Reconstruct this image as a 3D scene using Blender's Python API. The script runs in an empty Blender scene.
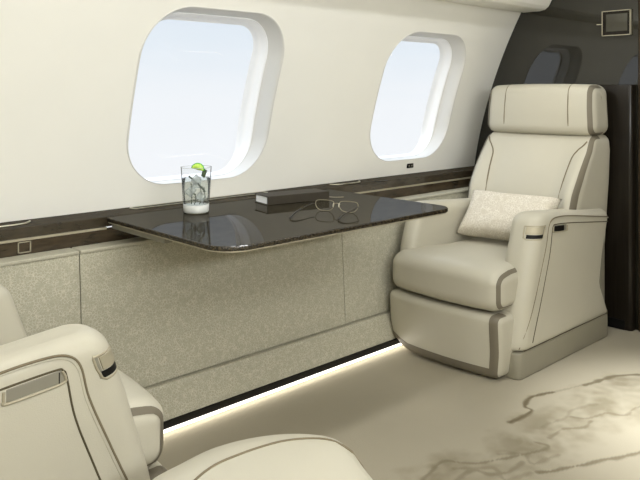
import bpy, bmesh, math, random
import numpy as np
from mathutils import Vector, Matrix, noise
random.seed(4)
SC = bpy.context.scene
COL = SC.collection
PI = math.pi

# ------------------------------------------------------------------ materials
def new_mat(name):
    m = bpy.data.materials.new(name); m.use_nodes = True
    nt = m.node_tree
    return m, nt, nt.nodes['Principled BSDF'], nt.nodes['Material Output']

def rgb(*c):
    f = lambda v: v/12.92 if v <= .04045 else ((v+.055)/1.055)**2.4
    return tuple(f(v/255) for v in c)+(1,)

def texmap(nt, scale=(1, 1, 1)):
    tc = nt.nodes.new('ShaderNodeTexCoord'); mp = nt.nodes.new('ShaderNodeMapping')
    mp.inputs['Scale'].default_value = scale
    nt.links.new(tc.outputs['Object'], mp.inputs['Vector'])
    return mp.outputs['Vector']

def plain(name, col, rough=.5, metal=0, spec=.5, noise_amt=0, noise_scale=8, bump=0, bump_scale=200, sheen=0, coat=0):
    m, nt, b, o = new_mat(name)
    b.inputs['Base Color'].default_value = col
    b.inputs['Roughness'].default_value = rough
    b.inputs['Metallic'].default_value = metal
    b.inputs['Specular IOR Level'].default_value = spec
    b.inputs['Coat Weight'].default_value = coat
    v = texmap(nt)
    if noise_amt:
        n = nt.nodes.new('ShaderNodeTexNoise'); n.inputs['Scale'].default_value = noise_scale; n.inputs['Detail'].default_value = 4
        nt.links.new(v, n.inputs['Vector'])
        r = nt.nodes.new('ShaderNodeValToRGB')
        r.color_ramp.elements[0].position = .3; r.color_ramp.elements[1].position = .7
        r.color_ramp.elements[0].color = tuple(c*(1-noise_amt) for c in col[:3])+(1,)
        r.color_ramp.elements[1].color = tuple(min(1, c*(1+noise_amt)) for c in col[:3])+(1,)
        nt.links.new(n.outputs['Fac'], r.inputs['Fac']); nt.links.new(r.outputs['Color'], b.inputs['Base Color'])
    if bump:
        n = nt.nodes.new('ShaderNodeTexVoronoi'); n.inputs['Scale'].default_value = bump_scale
        nt.links.new(v, n.inputs['Vector'])
        bp = nt.nodes.new('ShaderNodeBump'); bp.inputs['Strength'].default_value = bump; bp.inputs['Distance'].default_value = .002
        nt.links.new(n.outputs['Distance'], bp.inputs['Height']); nt.links.new(bp.outputs['Normal'], b.inputs['Normal'])
    return m

def lacquer(name, col1, col2, gloss, rough, scale, stretch=(1, 1, 1), gcol=(1, 1, 1, 1), lo=.35, hi=.65):
    """dark polished surface: diffuse grain under a clear gloss layer"""
    m, nt, b, o = new_mat(name); nt.nodes.remove(b)
    v = texmap(nt, stretch)
    n = nt.nodes.new('ShaderNodeTexNoise'); n.inputs['Scale'].default_value = scale; n.inputs['Detail'].default_value = 6
    n.inputs['Roughness'].default_value = .65
    nt.links.new(v, n.inputs['Vector'])
    r = nt.nodes.new('ShaderNodeValToRGB')
    r.color_ramp.elements[0].position = lo; r.color_ramp.elements[1].position = hi
    r.color_ramp.elements[0].color = col1; r.color_ramp.elements[1].color = col2
    nt.links.new(n.outputs['Fac'], r.inputs['Fac'])
    d = nt.nodes.new('ShaderNodeBsdfDiffuse'); g = nt.nodes.new('ShaderNodeBsdfGlossy'); mx = nt.nodes.new('ShaderNodeMixShader')
    g.inputs['Roughness'].default_value = rough; g.inputs['Color'].default_value = gcol
    nt.links.new(r.outputs['Color'], d.inputs['Color'])
    mx.inputs[0].default_value = gloss
    nt.links.new(d.outputs[0], mx.inputs[1]); nt.links.new(g.outputs[0], mx.inputs[2]); nt.links.new(mx.outputs[0], o.inputs['Surface'])
    return m

def fabric(name, dark, mid, light, scale, bump=.5):
    """woven wall fabric with a crackled metallic thread pattern"""
    m, nt, b, o = new_mat(name)
    v = texmap(nt)
    vo = nt.nodes.new('ShaderNodeTexVoronoi'); vo.feature = 'DISTANCE_TO_EDGE'; vo.inputs['Scale'].default_value = scale
    n = nt.nodes.new('ShaderNodeTexNoise'); n.inputs['Scale'].default_value = scale*.45; n.inputs['Detail'].default_value = 5
    n2 = nt.nodes.new('ShaderNodeTexNoise'); n2.inputs['Scale'].default_value = scale*6
    for q in (vo, n, n2): nt.links.new(v, q.inputs['Vector'])
    r = nt.nodes.new('ShaderNodeValToRGB'); e = r.color_ramp.elements
    e[0].position = .0; e[0].color = light; e[1].position = .16; e[1].color = mid
    nt.links.new(vo.outputs['Distance'], r.inputs['Fac'])
    r2 = nt.nodes.new('ShaderNodeValToRGB'); r2.color_ramp.elements[0].position = .32; r2.color_ramp.elements[1].position = .55
    nt.links.new(n.outputs['Fac'], r2.inputs['Fac'])
    mx = nt.nodes.new('ShaderNodeMix'); mx.data_type = 'RGBA'
    mx.inputs['A'].default_value = mid
    nt.links.new(r2.outputs['Color'], mx.inputs['Factor']); nt.links.new(r.outputs['Color'], mx.inputs['B'])
    mx2 = nt.nodes.new('ShaderNodeMix'); mx2.data_type = 'RGBA'; mx2.inputs['A'].default_value = dark
    r3 = nt.nodes.new('ShaderNodeValToRGB'); r3.color_ramp.elements[0].position = .3; r3.color_ramp.elements[1].position = .55
    nt.links.new(n2.outputs['Fac'], r3.inputs['Fac']); nt.links.new(r3.outputs['Color'], mx2.inputs['Factor'])
    nt.links.new(mx.outputs['Result'], mx2.inputs['B'])
    nt.links.new(mx2.outputs['Result'], b.inputs['Base Color'])
    b.inputs['Roughness'].default_value = .75
    b.inputs['Specular IOR Level'].default_value = .25
    bp = nt.nodes.new('ShaderNodeBump'); bp.inputs['Strength'].default_value = bump; bp.inputs['Distance'].default_value = .002
    nt.links.new(n2.outputs['Fac'], bp.inputs['Height']); nt.links.new(bp.outputs['Normal'], b.inputs['Normal'])
    return m

def glassy(name, col, ior=1.45, rough=0):
    m, nt, b, o = new_mat(name)
    b.inputs['Base Color'].default_value = col; b.inputs['Roughness'].default_value = rough
    b.inputs['Transmission Weight'].default_value = 1; b.inputs['IOR'].default_value = ior
    return m

def emit(name, col, strength):
    m, nt, b, o = new_mat(name)
    b.inputs['Base Color'].default_value = col
    b.inputs['Emission Color'].default_value = col; b.inputs['Emission Strength'].default_value = strength
    return m

LEATHER = rgb(186, 181, 164)
M = {}
M['wall'] = plain('wall_panel', rgb(240, 238, 229), .55, spec=.3, noise_amt=.015, noise_scale=3)
M['valance'] = plain('valance_leather', rgb(240, 237, 226), .45, spec=.35, noise_amt=.02)
M['ceiling'] = plain('ceiling_panel', rgb(238, 235, 222), .6, noise_amt=.01)
M['leather'] = plain('cream_leather', LEATHER, .42, spec=.35, noise_amt=.02, noise_scale=5, bump=.12, bump_scale=420)
M['leather_trim'] = plain('taupe_leather', rgb(112, 105, 90), .5, spec=.3, noise_amt=.04)
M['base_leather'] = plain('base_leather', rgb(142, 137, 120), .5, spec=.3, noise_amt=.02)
M['seam'] = plain('seam_thread', rgb(120, 110, 90), .7, spec=.1, noise_amt=.05)
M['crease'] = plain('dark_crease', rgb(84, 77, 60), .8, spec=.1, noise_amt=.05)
M['shell'] = plain('seat_shell', rgb(130, 126, 112), .5, noise_amt=.03)
M['steel'] = plain('brushed_steel', rgb(205, 200, 182), .28, metal=1, noise_amt=.05, noise_scale=40)
M['trim'] = plain('satin_trim', rgb(168, 160, 138), .5, metal=.35, noise_amt=.04)
M['black'] = plain('black_plastic', rgb(14, 13, 11), .5, spec=.2, noise_amt=.1)
M['fabric'] = fabric('crackled_fabric', rgb(152, 149, 130), rgb(176, 172, 153), rgb(208, 203, 184), 105)
M['fabric_lip'] = fabric('fabric_lip', rgb(164, 160, 142), rgb(174, 170, 152), rgb(186, 182, 164), 120, .3)
M['pillow'] = fabric('pillow_weave', rgb(192, 184, 166), rgb(206, 198, 182), rgb(236, 231, 218), 85, .8)
M['wood'] = lacquer('dark_burl_wood', rgb(44, 36, 25), rgb(70, 58, 42), .06, .12, 30, (.35, 1.5, 1.5))
M['ledge'] = lacquer('polished_ledge', rgb(44, 38, 28), rgb(64, 56, 43), .065, .10, 24, (.4, 1.5, 1.5))
M['table'] = lacquer('polished_table', rgb(43, 39, 30), rgb(59, 54, 43), .095, .03, 26, (.6, 1.2, 1))
M['table_edge'] = lacquer('speckled_table_edge', rgb(34, 29, 21), rgb(78, 69, 53), .06, .15, 130, lo=.45, hi=.7)
M['bulkhead'] = lacquer('bulkhead_gloss', rgb(28, 26, 19), rgb(33, 31, 23), .065, .02, 5)
M['temple'] = plain('temple', rgb(40, 36, 28), .4, noise_amt=.05)
M['rim'] = plain('rim_metal', rgb(150, 142, 120), .35, metal=.6, noise_amt=.05)
M['bulkwood'] = lacquer('bulkhead_wood', rgb(26, 22, 17), rgb(33, 29, 23), .02, .2, 30, (1, 3, .12))
M['jamb'] = lacquer('jamb_wood', rgb(52, 42, 32), rgb(72, 60, 48), .05, .1, 20, (2, 2, .2))
M['frame'] = plain('window_reveal', rgb(216, 214, 208), .5, noise_amt=.01)
M['bezel'] = plain('window_bezel', rgb(250, 250, 250), .4, noise_amt=.005)
M['book'] = plain('book_cover', rgb(58, 53, 44), .6, spec=.2, noise_amt=.08, noise_scale=40, bump=.2, bump_scale=300)
M['paper'] = plain('paper', rgb(245, 244, 238), .8, noise_amt=.03, noise_scale=90)
M['glass'] = glassy('clear_glass', (1, 1, 1, 1), 1.22)
M['ice'] = glassy('ice', (.96, .98, .99, 1), 1.12, .05)
M['frost'] = plain('frosted_base', rgb(225, 226, 222), .3, noise_amt=.05, noise_scale=60)
M['drink'] = glassy('drink', (.97, .985, .98, 1), 1.06)
M['lime'] = plain('lime_flesh', rgb(188, 224, 92), .4, noise_amt=.15, noise_scale=120)
M['rind'] = plain('lime_rind', rgb(60, 170, 50), .4, noise_amt=.1)
M['herb'] = plain('herb_leaf', rgb(70, 84, 56), .6, noise_amt=.25, noise_scale=60)
M['straw'] = plain('stirrer', rgb(74, 82, 66), .4, noise_amt=.1)
M['led'] = emit('led_strip', (1, .95, .86, 1), 2.0)
M['lamp'] = emit('lamp_diffuser', (1, .95, .86, 1), 2.0)
M['screen'] = lacquer('screen_glass', rgb(60, 58, 49), rgb(66, 64, 54), .07, .05, 3)

def thin(name, tint, fac, body=None, bfac=0):
    """thin clear material: see-through with a rim gloss, optionally a little cloudy body"""
    m, nt, b, o = new_mat(name); nt.nodes.remove(b)
    t = nt.nodes.new('ShaderNodeBsdfTransparent'); t.inputs['Color'].default_value = tint
    g = nt.nodes.new('ShaderNodeBsdfGlossy'); g.inputs['Roughness'].default_value = .03
    lw = nt.nodes.new('ShaderNodeLayerWeight'); lw.inputs['Blend'].default_value = fac
    mx = nt.nodes.new('ShaderNodeMixShader')
    nt.links.new(lw.outputs['Fresnel'], mx.inputs[0]); nt.links.new(t.outputs[0], mx.inputs[1]); nt.links.new(g.outputs[0], mx.inputs[2])
    out = mx
    if body:
        d = nt.nodes.new('ShaderNodeBsdfDiffuse'); d.inputs['Color'].default_value = body
        m2 = nt.nodes.new('ShaderNodeMixShader'); m2.inputs[0].default_value = bfac
        nt.links.new(mx.outputs[0], m2.inputs[1]); nt.links.new(d.outputs[0], m2.inputs[2]); out = m2
    nt.links.new(out.outputs[0], o.inputs['Surface'])
    return m
M['glass'] = thin('clear_glass', (.96, .965, .96, 1), .05)
M['drink'] = thin('drink', (.93, .95, .94, 1), .1, (.6, .62, .6, 1), .10)
M['ice'] = thin('ice', (.94, .96, .96, 1), .12, (.85, .88, .88, 1), .3)
# window pane: thin clear sheet
m, nt, b, o = new_mat('window_pane'); nt.nodes.remove(b)
t = nt.nodes.new('ShaderNodeBsdfTransparent'); g = nt.nodes.new('ShaderNodeBsdfGlossy'); mx = nt.nodes.new('ShaderNodeMixShader')
g.inputs['Roughness'].default_value = .02; mx.inputs[0].default_value = .006
t.inputs['Color'].default_value = (.985, .99, 1, 1)
nt.links.new(t.outputs[0], mx.inputs[1]); nt.links.new(g.outputs[0], mx.inputs[2]); nt.links.new(mx.outputs[0], o.inputs['Surface'])
M['pane'] = m
# carpet: cream pile with an attribute-driven marble vein design woven in
m, nt, b, o = new_mat('carpet')
at = nt.nodes.new('ShaderNodeAttribute'); at.attribute_name = 'Vein'
v = texmap(nt)
n = nt.nodes.new('ShaderNodeTexNoise'); n.inputs['Scale'].default_value = 260; n.inputs['Detail'].default_value = 3
n2 = nt.nodes.new('ShaderNodeTexNoise'); n2.inputs['Scale'].default_value = 2.2; n2.inputs['Detail'].default_value = 5
nt.links.new(v, n.inputs['Vector']); nt.links.new(v, n2.inputs['Vector'])
base = nt.nodes.new('ShaderNodeMix'); base.data_type = 'RGBA'
base.inputs['A'].default_value = rgb(154, 147, 128); base.inputs['B'].default_value = rgb(166, 158, 139)
nt.links.new(n2.outputs['Fac'], base.inputs['Factor'])
sep = nt.nodes.new('ShaderNodeSeparateColor'); nt.links.new(at.outputs['Color'], sep.inputs['Color'])
mb = nt.nodes.new('ShaderNodeMix'); mb.data_type = 'RGBA'; mb.inputs['B'].default_value = rgb(134, 126, 106)
nt.links.new(sep.outputs['Green'], mb.inputs['Factor']); nt.links.new(base.outputs['Result'], mb.inputs['A'])
mv = nt.nodes.new('ShaderNodeMix'); mv.data_type = 'RGBA'; mv.inputs['B'].default_value = rgb(104, 94, 74)
nt.links.new(sep.outputs['Red'], mv.inputs['Factor']); nt.links.new(mb.outputs['Result'], mv.inputs['A'])
nt.links.new(mv.outputs['Result'], b.inputs['Base Color'])
b.inputs['Roughness'].default_value = .95; b.inputs['Specular IOR Level'].default_value = .1
bp = nt.nodes.new('ShaderNodeBump'); bp.inputs['Strength'].default_value = .35; bp.inputs['Distance'].default_value = .003
nt.links.new(n.outputs['Fac'], bp.inputs['Height']); nt.links.new(bp.outputs['Normal'], b.inputs['Normal'])
M['carpet'] = m

# ------------------------------------------------------------------ object helpers
def link(name, me, mat, parent=None, smooth=True):
    o = bpy.data.objects.new(name, me); COL.objects.link(o)
    if mat is not None: me.materials.append(M[mat] if isinstance(mat, str) else mat)
    if smooth: me.polygons.foreach_set('use_smooth', [True]*len(me.polygons))
    if parent: o.parent = parent
    return o

def from_bm(name, bm, mat, parent=None, smooth=True):
    bmesh.ops.recalc_face_normals(bm, faces=bm.faces)
    me = bpy.data.meshes.new(name); bm.to_mesh(me); bm.free()
    return link(name, me, mat, parent, smooth)

def thing(name, label, cat, loc=(0, 0, 0), rz=0, group=None):
    o = bpy.data.objects.new(name, None); COL.objects.link(o)
    o.location = loc; o.rotation_euler = (0, 0, rz); o.empty_display_size = .1
    o['label'] = label; o['category'] = cat
    if group: o['group'] = group
    return o

def tag(o, label, cat, group=None, kind=None):
    o['label'] = label; o['category'] = cat
    if group: o['group'] = group
    if kind: o['kind'] = kind
    return o

def struct(o): o['kind'] = 'structure'; return o

def box_bm(x0, x1, y0, y1, z0, z1, bev=0, seg=2, bm=None):
    own = bm is None
    if own: bm = bmesh.new()
    r = bmesh.ops.create_cube(bm, size=1)
    for v in r['verts']:
        v.co = Vector(((x0+x1)/2+v.co.x*(x1-x0), (y0+y1)/2+v.co.y*(y1-y0), (z0+z1)/2+v.co.z*(z1-z0)))
    if bev:
        es = {e for v in r['verts'] for e in v.link_edges}
        bmesh.ops.bevel(bm, geom=list(es), offset=bev, segments=seg, affect='EDGES', profile=.5)
    return bm

def rband(hx, hy, hz, r, n, deform, cuts, keep, grow=.0015):
    """a strip of covering over part of a rounded cushion: cut along planes, then bent like the cushion"""
    bm = rbox(hx+grow, hy+grow, hz+grow, r+grow, n)
    for co_c, no_c in cuts:
        bmesh.ops.bisect_plane(bm, geom=bm.verts[:]+bm.edges[:]+bm.faces[:], plane_co=co_c, plane_no=no_c)
    kill = [f for f in bm.faces if not keep(f.calc_center_median())]
    bmesh.ops.delete(bm, geom=kill, context='FACES')
    for v in bm.verts: v.co = deform(v.co.copy())
    return bm

def rbox(hx, hy, hz, r, n=14, deform=None):
    """rounded box, evenly gridded so it can be bulged and bent"""
    bm = bmesh.new()
    bmesh.ops.create_cube(bm, size=2)
    bmesh.ops.subdivide_edges(bm, edges=bm.edges[:], cuts=n, use_grid_fill=True)
    for v in bm.verts:
        p = Vector((rmap(v.co.x, hx, r), rmap(v.co.y, hy, r), rmap(v.co.z, hz, r)))
        c = Vector((max(-(hx-r), min(hx-r, p.x)), max(-(hy-r), min(hy-r, p.y)), max(-(hz-r), min(hz-r, p.z))))
        d = p-c
        p = c+d.normalized()*r if d.length > 1e-9 else p
        v.co = deform(p) if deform else p
    return bm

def rmap(t, h, r):
    # t in -1..1 ; spend a share of the grid on the rounded zone
    s = 1 if t >= 0 else -1; a = abs(t); k = .62
    if h-r < 1e-6: return t*h
    return s*(a/k*(h-r) if a < k else (h-r)+(a-k)/(1-k)*r)

def outline(x0, x1, y0, y1, r00, r10, r11, r01, n=7):
    """rounded rectangle, corner radii given per corner (x0y0, x1y0, x1y1, x0y1), counter-clockwise"""
    lim = min(x1-x0, y1-y0)/2*.98
    r00, r10, r11, r01 = [max(.0005, min(q, lim)) for q in (r00, r10, r11, r01)]
    out = []
    for cx, cy, r, a in ((x0+r00, y0+r00, r00, PI), (x1-r10, y0+r10, r10, 1.5*PI), (x1-r11, y1-r11, r11, 0), (x0+r01, y1-r01, r01, PI/2)):
        for i in range(n+1):
            t = a+PI/2*i/n
            out.append((cx+r*math.cos(t), cy+r*math.sin(t)))
    return out

def loft(rings, cap=True, bm=None):
    if bm is None: bm = bmesh.new()
    vs = [[bm.verts.new(p) for p in ring] for ring in rings]
    for a, b_ in zip(vs, vs[1:]):
        n = len(a)
        for i in range(n):
            bm.faces.new((a[i], a[(i+1) % n], b_[(i+1) % n], b_[i]))
    if cap:
        for ring, rev in ((vs[0], True), (vs[-1], False)):
            c = bm.verts.new(sum((v.co for v in ring), Vector())/len(ring))
            for i in range(len(ring)):
                bm.faces.new((ring[i], ring[(i+1) % len(ring)], c))
    return bm

def slab(x0, x1, y0, y1, z0, z1, radii, er, seg=3, n=7):
    """rounded-corner slab with rounded top and bottom edges"""
    rings = []
    for i in range(seg+1):
        a = PI/2*i/seg; ins = er*(1-math.sin(a)); z = z0+er*(1-math.cos(a))
        rings.append([(x, y, z) for x, y in outline(x0+ins, x1-ins, y0+ins, y1-ins, *[q-ins for q in radii], n=n)])
    for i in range(seg+1):
        a = PI/2*i/seg; ins = er*(1-math.cos(a)); z = z1-er*(1-math.sin(a))
        rings.append([(x, y, z) for x, y in outline(x0+ins, x1-ins, y0+ins, y1-ins, *[q-ins for q in radii], n=n)])
    return loft(rings)

def catmull(pts, k=6, closed=False):
    P = [Vector(p) for p in pts]; out = []; n = len(P)
    rng = range(n if closed else n-1)
    for i in rng:
        if closed: a, b_, c, d = P[(i-1) % n], P[i], P[(i+1) % n], P[(i+2) % n]
        else: a, b_, c, d = P[max(i-1, 0)], P[i], P[i+1], P[min(i+2, n-1)]
        for j in range(k):
            t = j/k
            out.append(.5*((2*b_)+(c-a)*t+(2*a-5*b_+4*c-d)*t*t+(3*b_-a-3*c+d)*t**3))
    if not closed: out.append(P[-1])
    return out

def tube(pts, r, n=8, closed=False, bm=None, smooth=6, taper=None):
    P = catmull(pts, smooth, closed) if smooth else [Vector(p) for p in pts]
    if bm is None: bm = bmesh.new()
    rings = []; N = len(P)
    up = Vector((0, 0, 1)); prev = None
    for i, p in enumerate(P):
        if closed: d = P[(i+1) % N]-P[(i-1) % N]
        else: d = P[min(i+1, N-1)]-P[max(i-1, 0)]
        if d.length < 1e-9: d = Vector((1, 0, 0))
        d.normalize()
        if prev is None:
            s = d.cross(up)
            if s.length < 1e-3: s = d.cross(Vector((1, 0, 0)))
        else: s = prev-d*prev.dot(d)
        s.normalize(); prev = s; t = d.cross(s)
        rr = r*(taper(i/(N-1)) if taper else 1)
        rings.append([bm.verts.new(p+(s*math.cos(2*PI*k/n)+t*math.sin(2*PI*k/n))*rr) for k in range(n)])
    pairs = list(zip(rings, rings[1:]))
    if closed: pairs.append((rings[-1], rings[0]))
    for a, b_ in pairs:
        for k in range(n): bm.faces.new((a[k], a[(k+1) % n], b_[(k+1) % n], b_[k]))
    if not closed:
        bm.faces.new(rings[0][::-1]); bm.faces.new(rings[-1])
    return bm

def lathe(prof, n=40, bm=None, center=(0, 0)):
    if bm is None: bm = bmesh.new()
    rings = [[bm.verts.new((center[0]+max(r, 1e-5)*math.cos(2*PI*k/n), center[1]+max(r, 1e-5)*math.sin(2*PI*k/n), z)) for k in range(n)] for r, z in prof]
    for a, b_ in zip(rings, rings[1:]):
        for k in range(n): bm.faces.new((a[k], a[(k+1) % n], b_[(k+1) % n], b_[k]))
    bmesh.ops.remove_doubles(bm, verts=bm.verts[:], dist=1e-4)
    return bm

def prism_x(prof, x0, x1, nx=1):
    """closed (y,z) profile swept along the cabin"""
    rings = [[(x0+(x1-x0)*i/nx, y, z) for y, z in prof] for i in range(nx+1)]
    bm = bmesh.new()
    vs = [[bm.verts.new(p) for p in r] for r in rings]
    n = len(prof)
    for a, b_ in zip(vs, vs[1:]):
        for i in range(n): bm.faces.new((a[i], a[(i+1) % n], b_[(i+1) % n], b_[i]))
    bm.faces.new(vs[0][::-1]); bm.faces.new(vs[-1])
    return bm

def smoothstep(a, b_, t):
    t = max(0, min(1, (t-a)/(b_-a))); return t*t*(3-2*t)
def lerp(a, b_, t): return a+(b_-a)*t
def interp(xs, ys, t): return float(np.interp(t, xs, ys))

# ------------------------------------------------------------------ cabin shell
XB = 3.58                      # bulkhead face
X0 = -1.4                      # rear of the modelled cabin
YR = -1.15                     # far side wall behind the viewpoint
def wall_y(z): return -0.2217*z*z+0.17394*z+2.46395
ZT = 1.636
WIN = [(1.616, 1.160, .336, .338, 1), (2.925, 1.155, .324, .329, 2)]
NW = 160
def win_outline(cx, cz, hx, hz, n=NW, r=.19):
    pts = []
    for x, z in outline(-hx, hx, -hz, hz, r, r, r, r, n=15):
        k = (1-(z/hz))*.5
        pts.append((cx+x+.018*(k-.3), cz+z))
    Q = np.array(pts+pts[:1]); d = np.concatenate([[0], np.cumsum(np.linalg.norm(np.diff(Q, axis=0), axis=1))])
    t = np.linspace(0, d[-1], n+1)[:-1]
    return [(float(a), float(b_)) for a, b_ in zip(np.interp(t, d, Q[:, 0]), np.interp(t, d, Q[:, 1]))]

bm = bmesh.new()
def patch(bm, x0, x1, z0, z1, nx, nz):
    g = [[bm.verts.new((lerp(x0, x1, i/nx), wall_y(lerp(z0, z1, j/nz)), lerp(z0, z1, j/nz))) for j in range(nz+1)] for i in range(nx+1)]
    for i in range(nx):
        for j in range(nz): bm.faces.new((g[i][j], g[i+1][j], g[i+1][j+1], g[i][j+1]))
ZB = .70
edges = [X0]
for cx, cz, hx, hz, k in WIN: edges += [cx-hx-.12, cx+hx+.12]
edges.append(XB)
for a, b_ in zip(edges[0::2], edges[1::2]): patch(bm, a, b_, ZB, ZT, max(2, int((b_-a)/.12)), 24)
for cx, cz, hx, hz, k in WIN:
    xa, xb, za, zb = cx-hx-.12, cx+hx+.12, ZB, ZT
    ol = win_outline(cx, cz, hx, hz)
    rings = []
    for s in range(9):
        t = (s/8)
        ring = []
        for x, z in ol:
            dx, dz = x-cx, z-cz
            # ray from the centre out to the patch border
            q = min((xb-cx)/dx if dx > 1e-9 else ((xa-cx)/dx if dx < -1e-9 else 1e9), (zb-cz)/dz if dz > 1e-9 else ((za-cz)/dz if dz < -1e-9 else 1e9))
            px, pz = cx+dx*q, cz+dz*q
            X, Z = lerp(x, px, t), lerp(z, pz, t)
            ring.append(bm.verts.new((X, wall_y(Z), Z)))
        rings.append(ring)
    # corners of the patch filled with extra triangles
    for a, b_ in zip(rings, rings[1:]):
        for i in range(NW): bm.faces.new((a[i], a[(i+1) % NW], b_[(i+1) % NW], b_[i]))
    last = rings[-1]
    for i in range(NW):
        p, q = last[i].co, last[(i+1) % NW].co
        if abs(p.x-q.x) > 1e-4 and abs(p.z-q.z) > 1e-4:
            X = xa if min(p.x, q.x) < cx else xb; Z = za if min(p.z, q.z) < cz else zb
            c = bm.verts.new((X, wall_y(Z), Z)); bm.faces.new((last[i], last[(i+1) % NW], c))
bmesh.ops.remove_doubles(bm, verts=bm.verts[:], dist=1e-4)
for f in bm.faces:
    f.normal_update()
    if f.normal.y > 0: f.normal_flip()
dup_ = bmesh.ops.duplicate(bm, geom=bm.faces[:]+bm.edges[:]+bm.verts[:])
for g_ in dup_['geom']:
    if isinstance(g_, bmesh.types.BMVert): g_.co.y += .02
    elif isinstance(g_, bmesh.types.BMFace): g_.normal_flip()
me = bpy.data.meshes.new('wall_left'); bm.to_mesh(me); bm.free()
wall = struct(link('wall_left', me, 'wall'))
nrm = []
for v in me.vertices:
    z = v.co.z; sl = -0.4434*z+.17394
    front_ = abs(v.co.y-wall_y(z)) < .005
    q_ = Vector((0, -1, sl)).normalized()
    nrm.append(q_ if front_ else -q_)
me.normals_split_custom_set_from_vertices(nrm)

for cx, cz, hx, hz, k in WIN:
    def ring(ins, dy):
        out = []
        q = max(ins, 0)
        for (x, z) in win_outline(cx, cz-q*.12, hx-ins*.72, hz-ins*.26, r=max(.05, .19-ins*.9)):
            out.append((x, wall_y(cz)+(wall_y(z)-wall_y(cz))+dy, z))
        return out
    w = struct(bpy.data.objects.new('window_%d' % k, None)); COL.objects.link(w)
    prof = [(-.004, .02), (-.004, .003), (-.002, -.002), (.003, -.003), (.010, .001), (.016, .010), (.026, .04), (.036, .075), (.040, .078), (.044, .078)]
    fr = from_bm('window_reveal', loft([ring(a, d) for a, d in prof], cap=False), 'frame', w)
    prof = [(.042, .074), (.046, .072), (.051, .076), (.060, .100), (.070, .125), (.10, .13)]
    from_bm('window_bezel', loft([ring(a, d) for a, d in prof], cap=False), 'bezel', w)
    pb = bmesh.new(); r0 = [pb.verts.new(p) for p in ring(.066, .118)]; c = pb.verts.new((cx, wall_y(cz)+.118, cz))
    r1 = [pb.verts.new((x, y+.006, z)) for x, y, z in ring(.066, .118)]; c1 = pb.verts.new((cx, wall_y(cz)+.124, cz))
    for i in range(NW):
        pb.faces.new((r0[i], r0[(i+1) % NW], c)); pb.faces.new((r1[i], r1[(i+1) % NW], c1)); pb.faces.new((r0[i], r0[(i+1) % NW], r1[(i+1) % NW], r1[i]))
    from_bm('window_pane', pb, 'pane', w)

# overhead valance over the window wall, then the ceiling
val = [(2.155, 1.637), (2.135, 1.630), (2.035, 1.630), (2.005, 1.636), (1.985, 1.652), (1.86, 1.86), (1.84, 1.90), (1.84, 1.95), (2.17, 1.95), (2.17, 1.64)]
o = struct(from_bm('trim_1', prism_x(val, X0, XB+.0, 1), 'valance', smooth=False))
bv = o.modifiers.new('round', 'BEVEL'); bv.width = .008; bv.segments = 3; bv.limit_method = 'ANGLE'
struct(from_bm('ceiling', box_bm(X0, XB+.5, YR, 1.85, 1.93, 1.97), 'ceiling', smooth=False))
struct(from_bm('wall_right', box_bm(X0, XB+.5, YR-.05, YR, 0, 1.95), 'wall', smooth=False))
struct(from_bm('wall_back', box_bm(X0-.05, X0, YR-.05, 2.6, 0, 1.97), 'wall', smooth=False))

# floor with the vein design as a point attribute
VEINS = [
 ([(2.252,1.398),(2.329,1.391),(2.388,1.403),(2.401,1.438),(2.503,1.452),(2.599,1.425)], .010, 1.0),
 ([(2.756,1.37),(2.847,1.353),(2.95,1.314),(3.025,1.263),(3.12,1.17)], .011, .9),
 ([(1.70,1.355),(1.719,1.372),(1.778,1.38),(1.859,1.386),(1.887,1.352),(1.93,1.319),(2.004,1.276),(2.049,1.26),(2.119,1.229),(2.187,1.22),(2.186,1.259)], .007, .55),
 ([(2.008,1.156),(2.061,1.123),(2.134,1.094),(2.221,1.055),(2.287,1.019),(2.373,.991),(2.5,.93)], .010, .75),
 ([(2.446,1.27),(2.477,1.224),(2.575,1.193),(2.603,1.145),(2.713,1.133),(2.85,1.06)], .007, .5),
 ([(2.248,1.239),(2.334,1.241),(2.4,1.201),(2.469,1.205)], .007, .5),
 ([(1.795,1.301),(1.88,1.3),(1.898,1.252),(1.953,1.216),(2.034,1.222)], .010, .45),
 ([(1.84,1.34),(1.93,1.27),(1.90,1.20),(1.99,1.17)], .009, .35),
 ([(2.02,1.30),(2.08,1.25),(2.05,1.19),(2.16,1.17)], .009, .35),
 ([(2.30,1.30),(2.42,1.28),(2.52,1.29),(2.62,1.25)], .008, .3),
 ([(2.599,1.425),(2.70,1.40),(2.76,1.37)], .006, .35),
]
BAND = [([(1.78,1.32),(1.85,1.29),(2.05,1.22),(2.3,1.27),(2.5,1.24),(2.75,1.26),(3.0,1.19),(3.2,1.1)], .12, 1.0),
        ([(2.35,1.20),(2.6,1.18),(2.8,1.13),(3.0,1.08)], .08, .8)]
def segdist(P, pts):
    best = np.full(len(P), 9.)
    Q = [np.array((p[0], p[1])) for p in catmull([(x, y, 0) for x, y in pts], 5)]
    for a, b_ in zip(Q, Q[1:]):
        ab = b_-a; t = np.clip(((P-a)@ab)/max(1e-9, ab@ab), 0, 1)
        best = np.minimum(best, np.linalg.norm(P-(a+t[:, None]*ab), axis=1))
    return best
fx = np.concatenate([np.arange(X0-.05, 1.5, .1), np.arange(1.5, 3.4, .0065), np.arange(3.4, 4.2, .1)])
fy = np.concatenate([np.arange(YR-.05, .7, .1), np.arange(.7, 1.55, .0065), np.arange(1.55, 2.75, .1)])
nx, ny = len(fx), len(fy)
GX, GY = np.meshgrid(fx, fy, indexing='ij')
co = np.stack([GX.ravel(), GY.ravel(), np.zeros(nx*ny)], 1)
idx = np.arange(nx*ny).reshape(nx, ny)
quads = np.stack([idx[:-1, :-1], idx[1:, :-1], idx[1:, 1:], idx[:-1, 1:]], -1).reshape(-1, 4)
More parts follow.
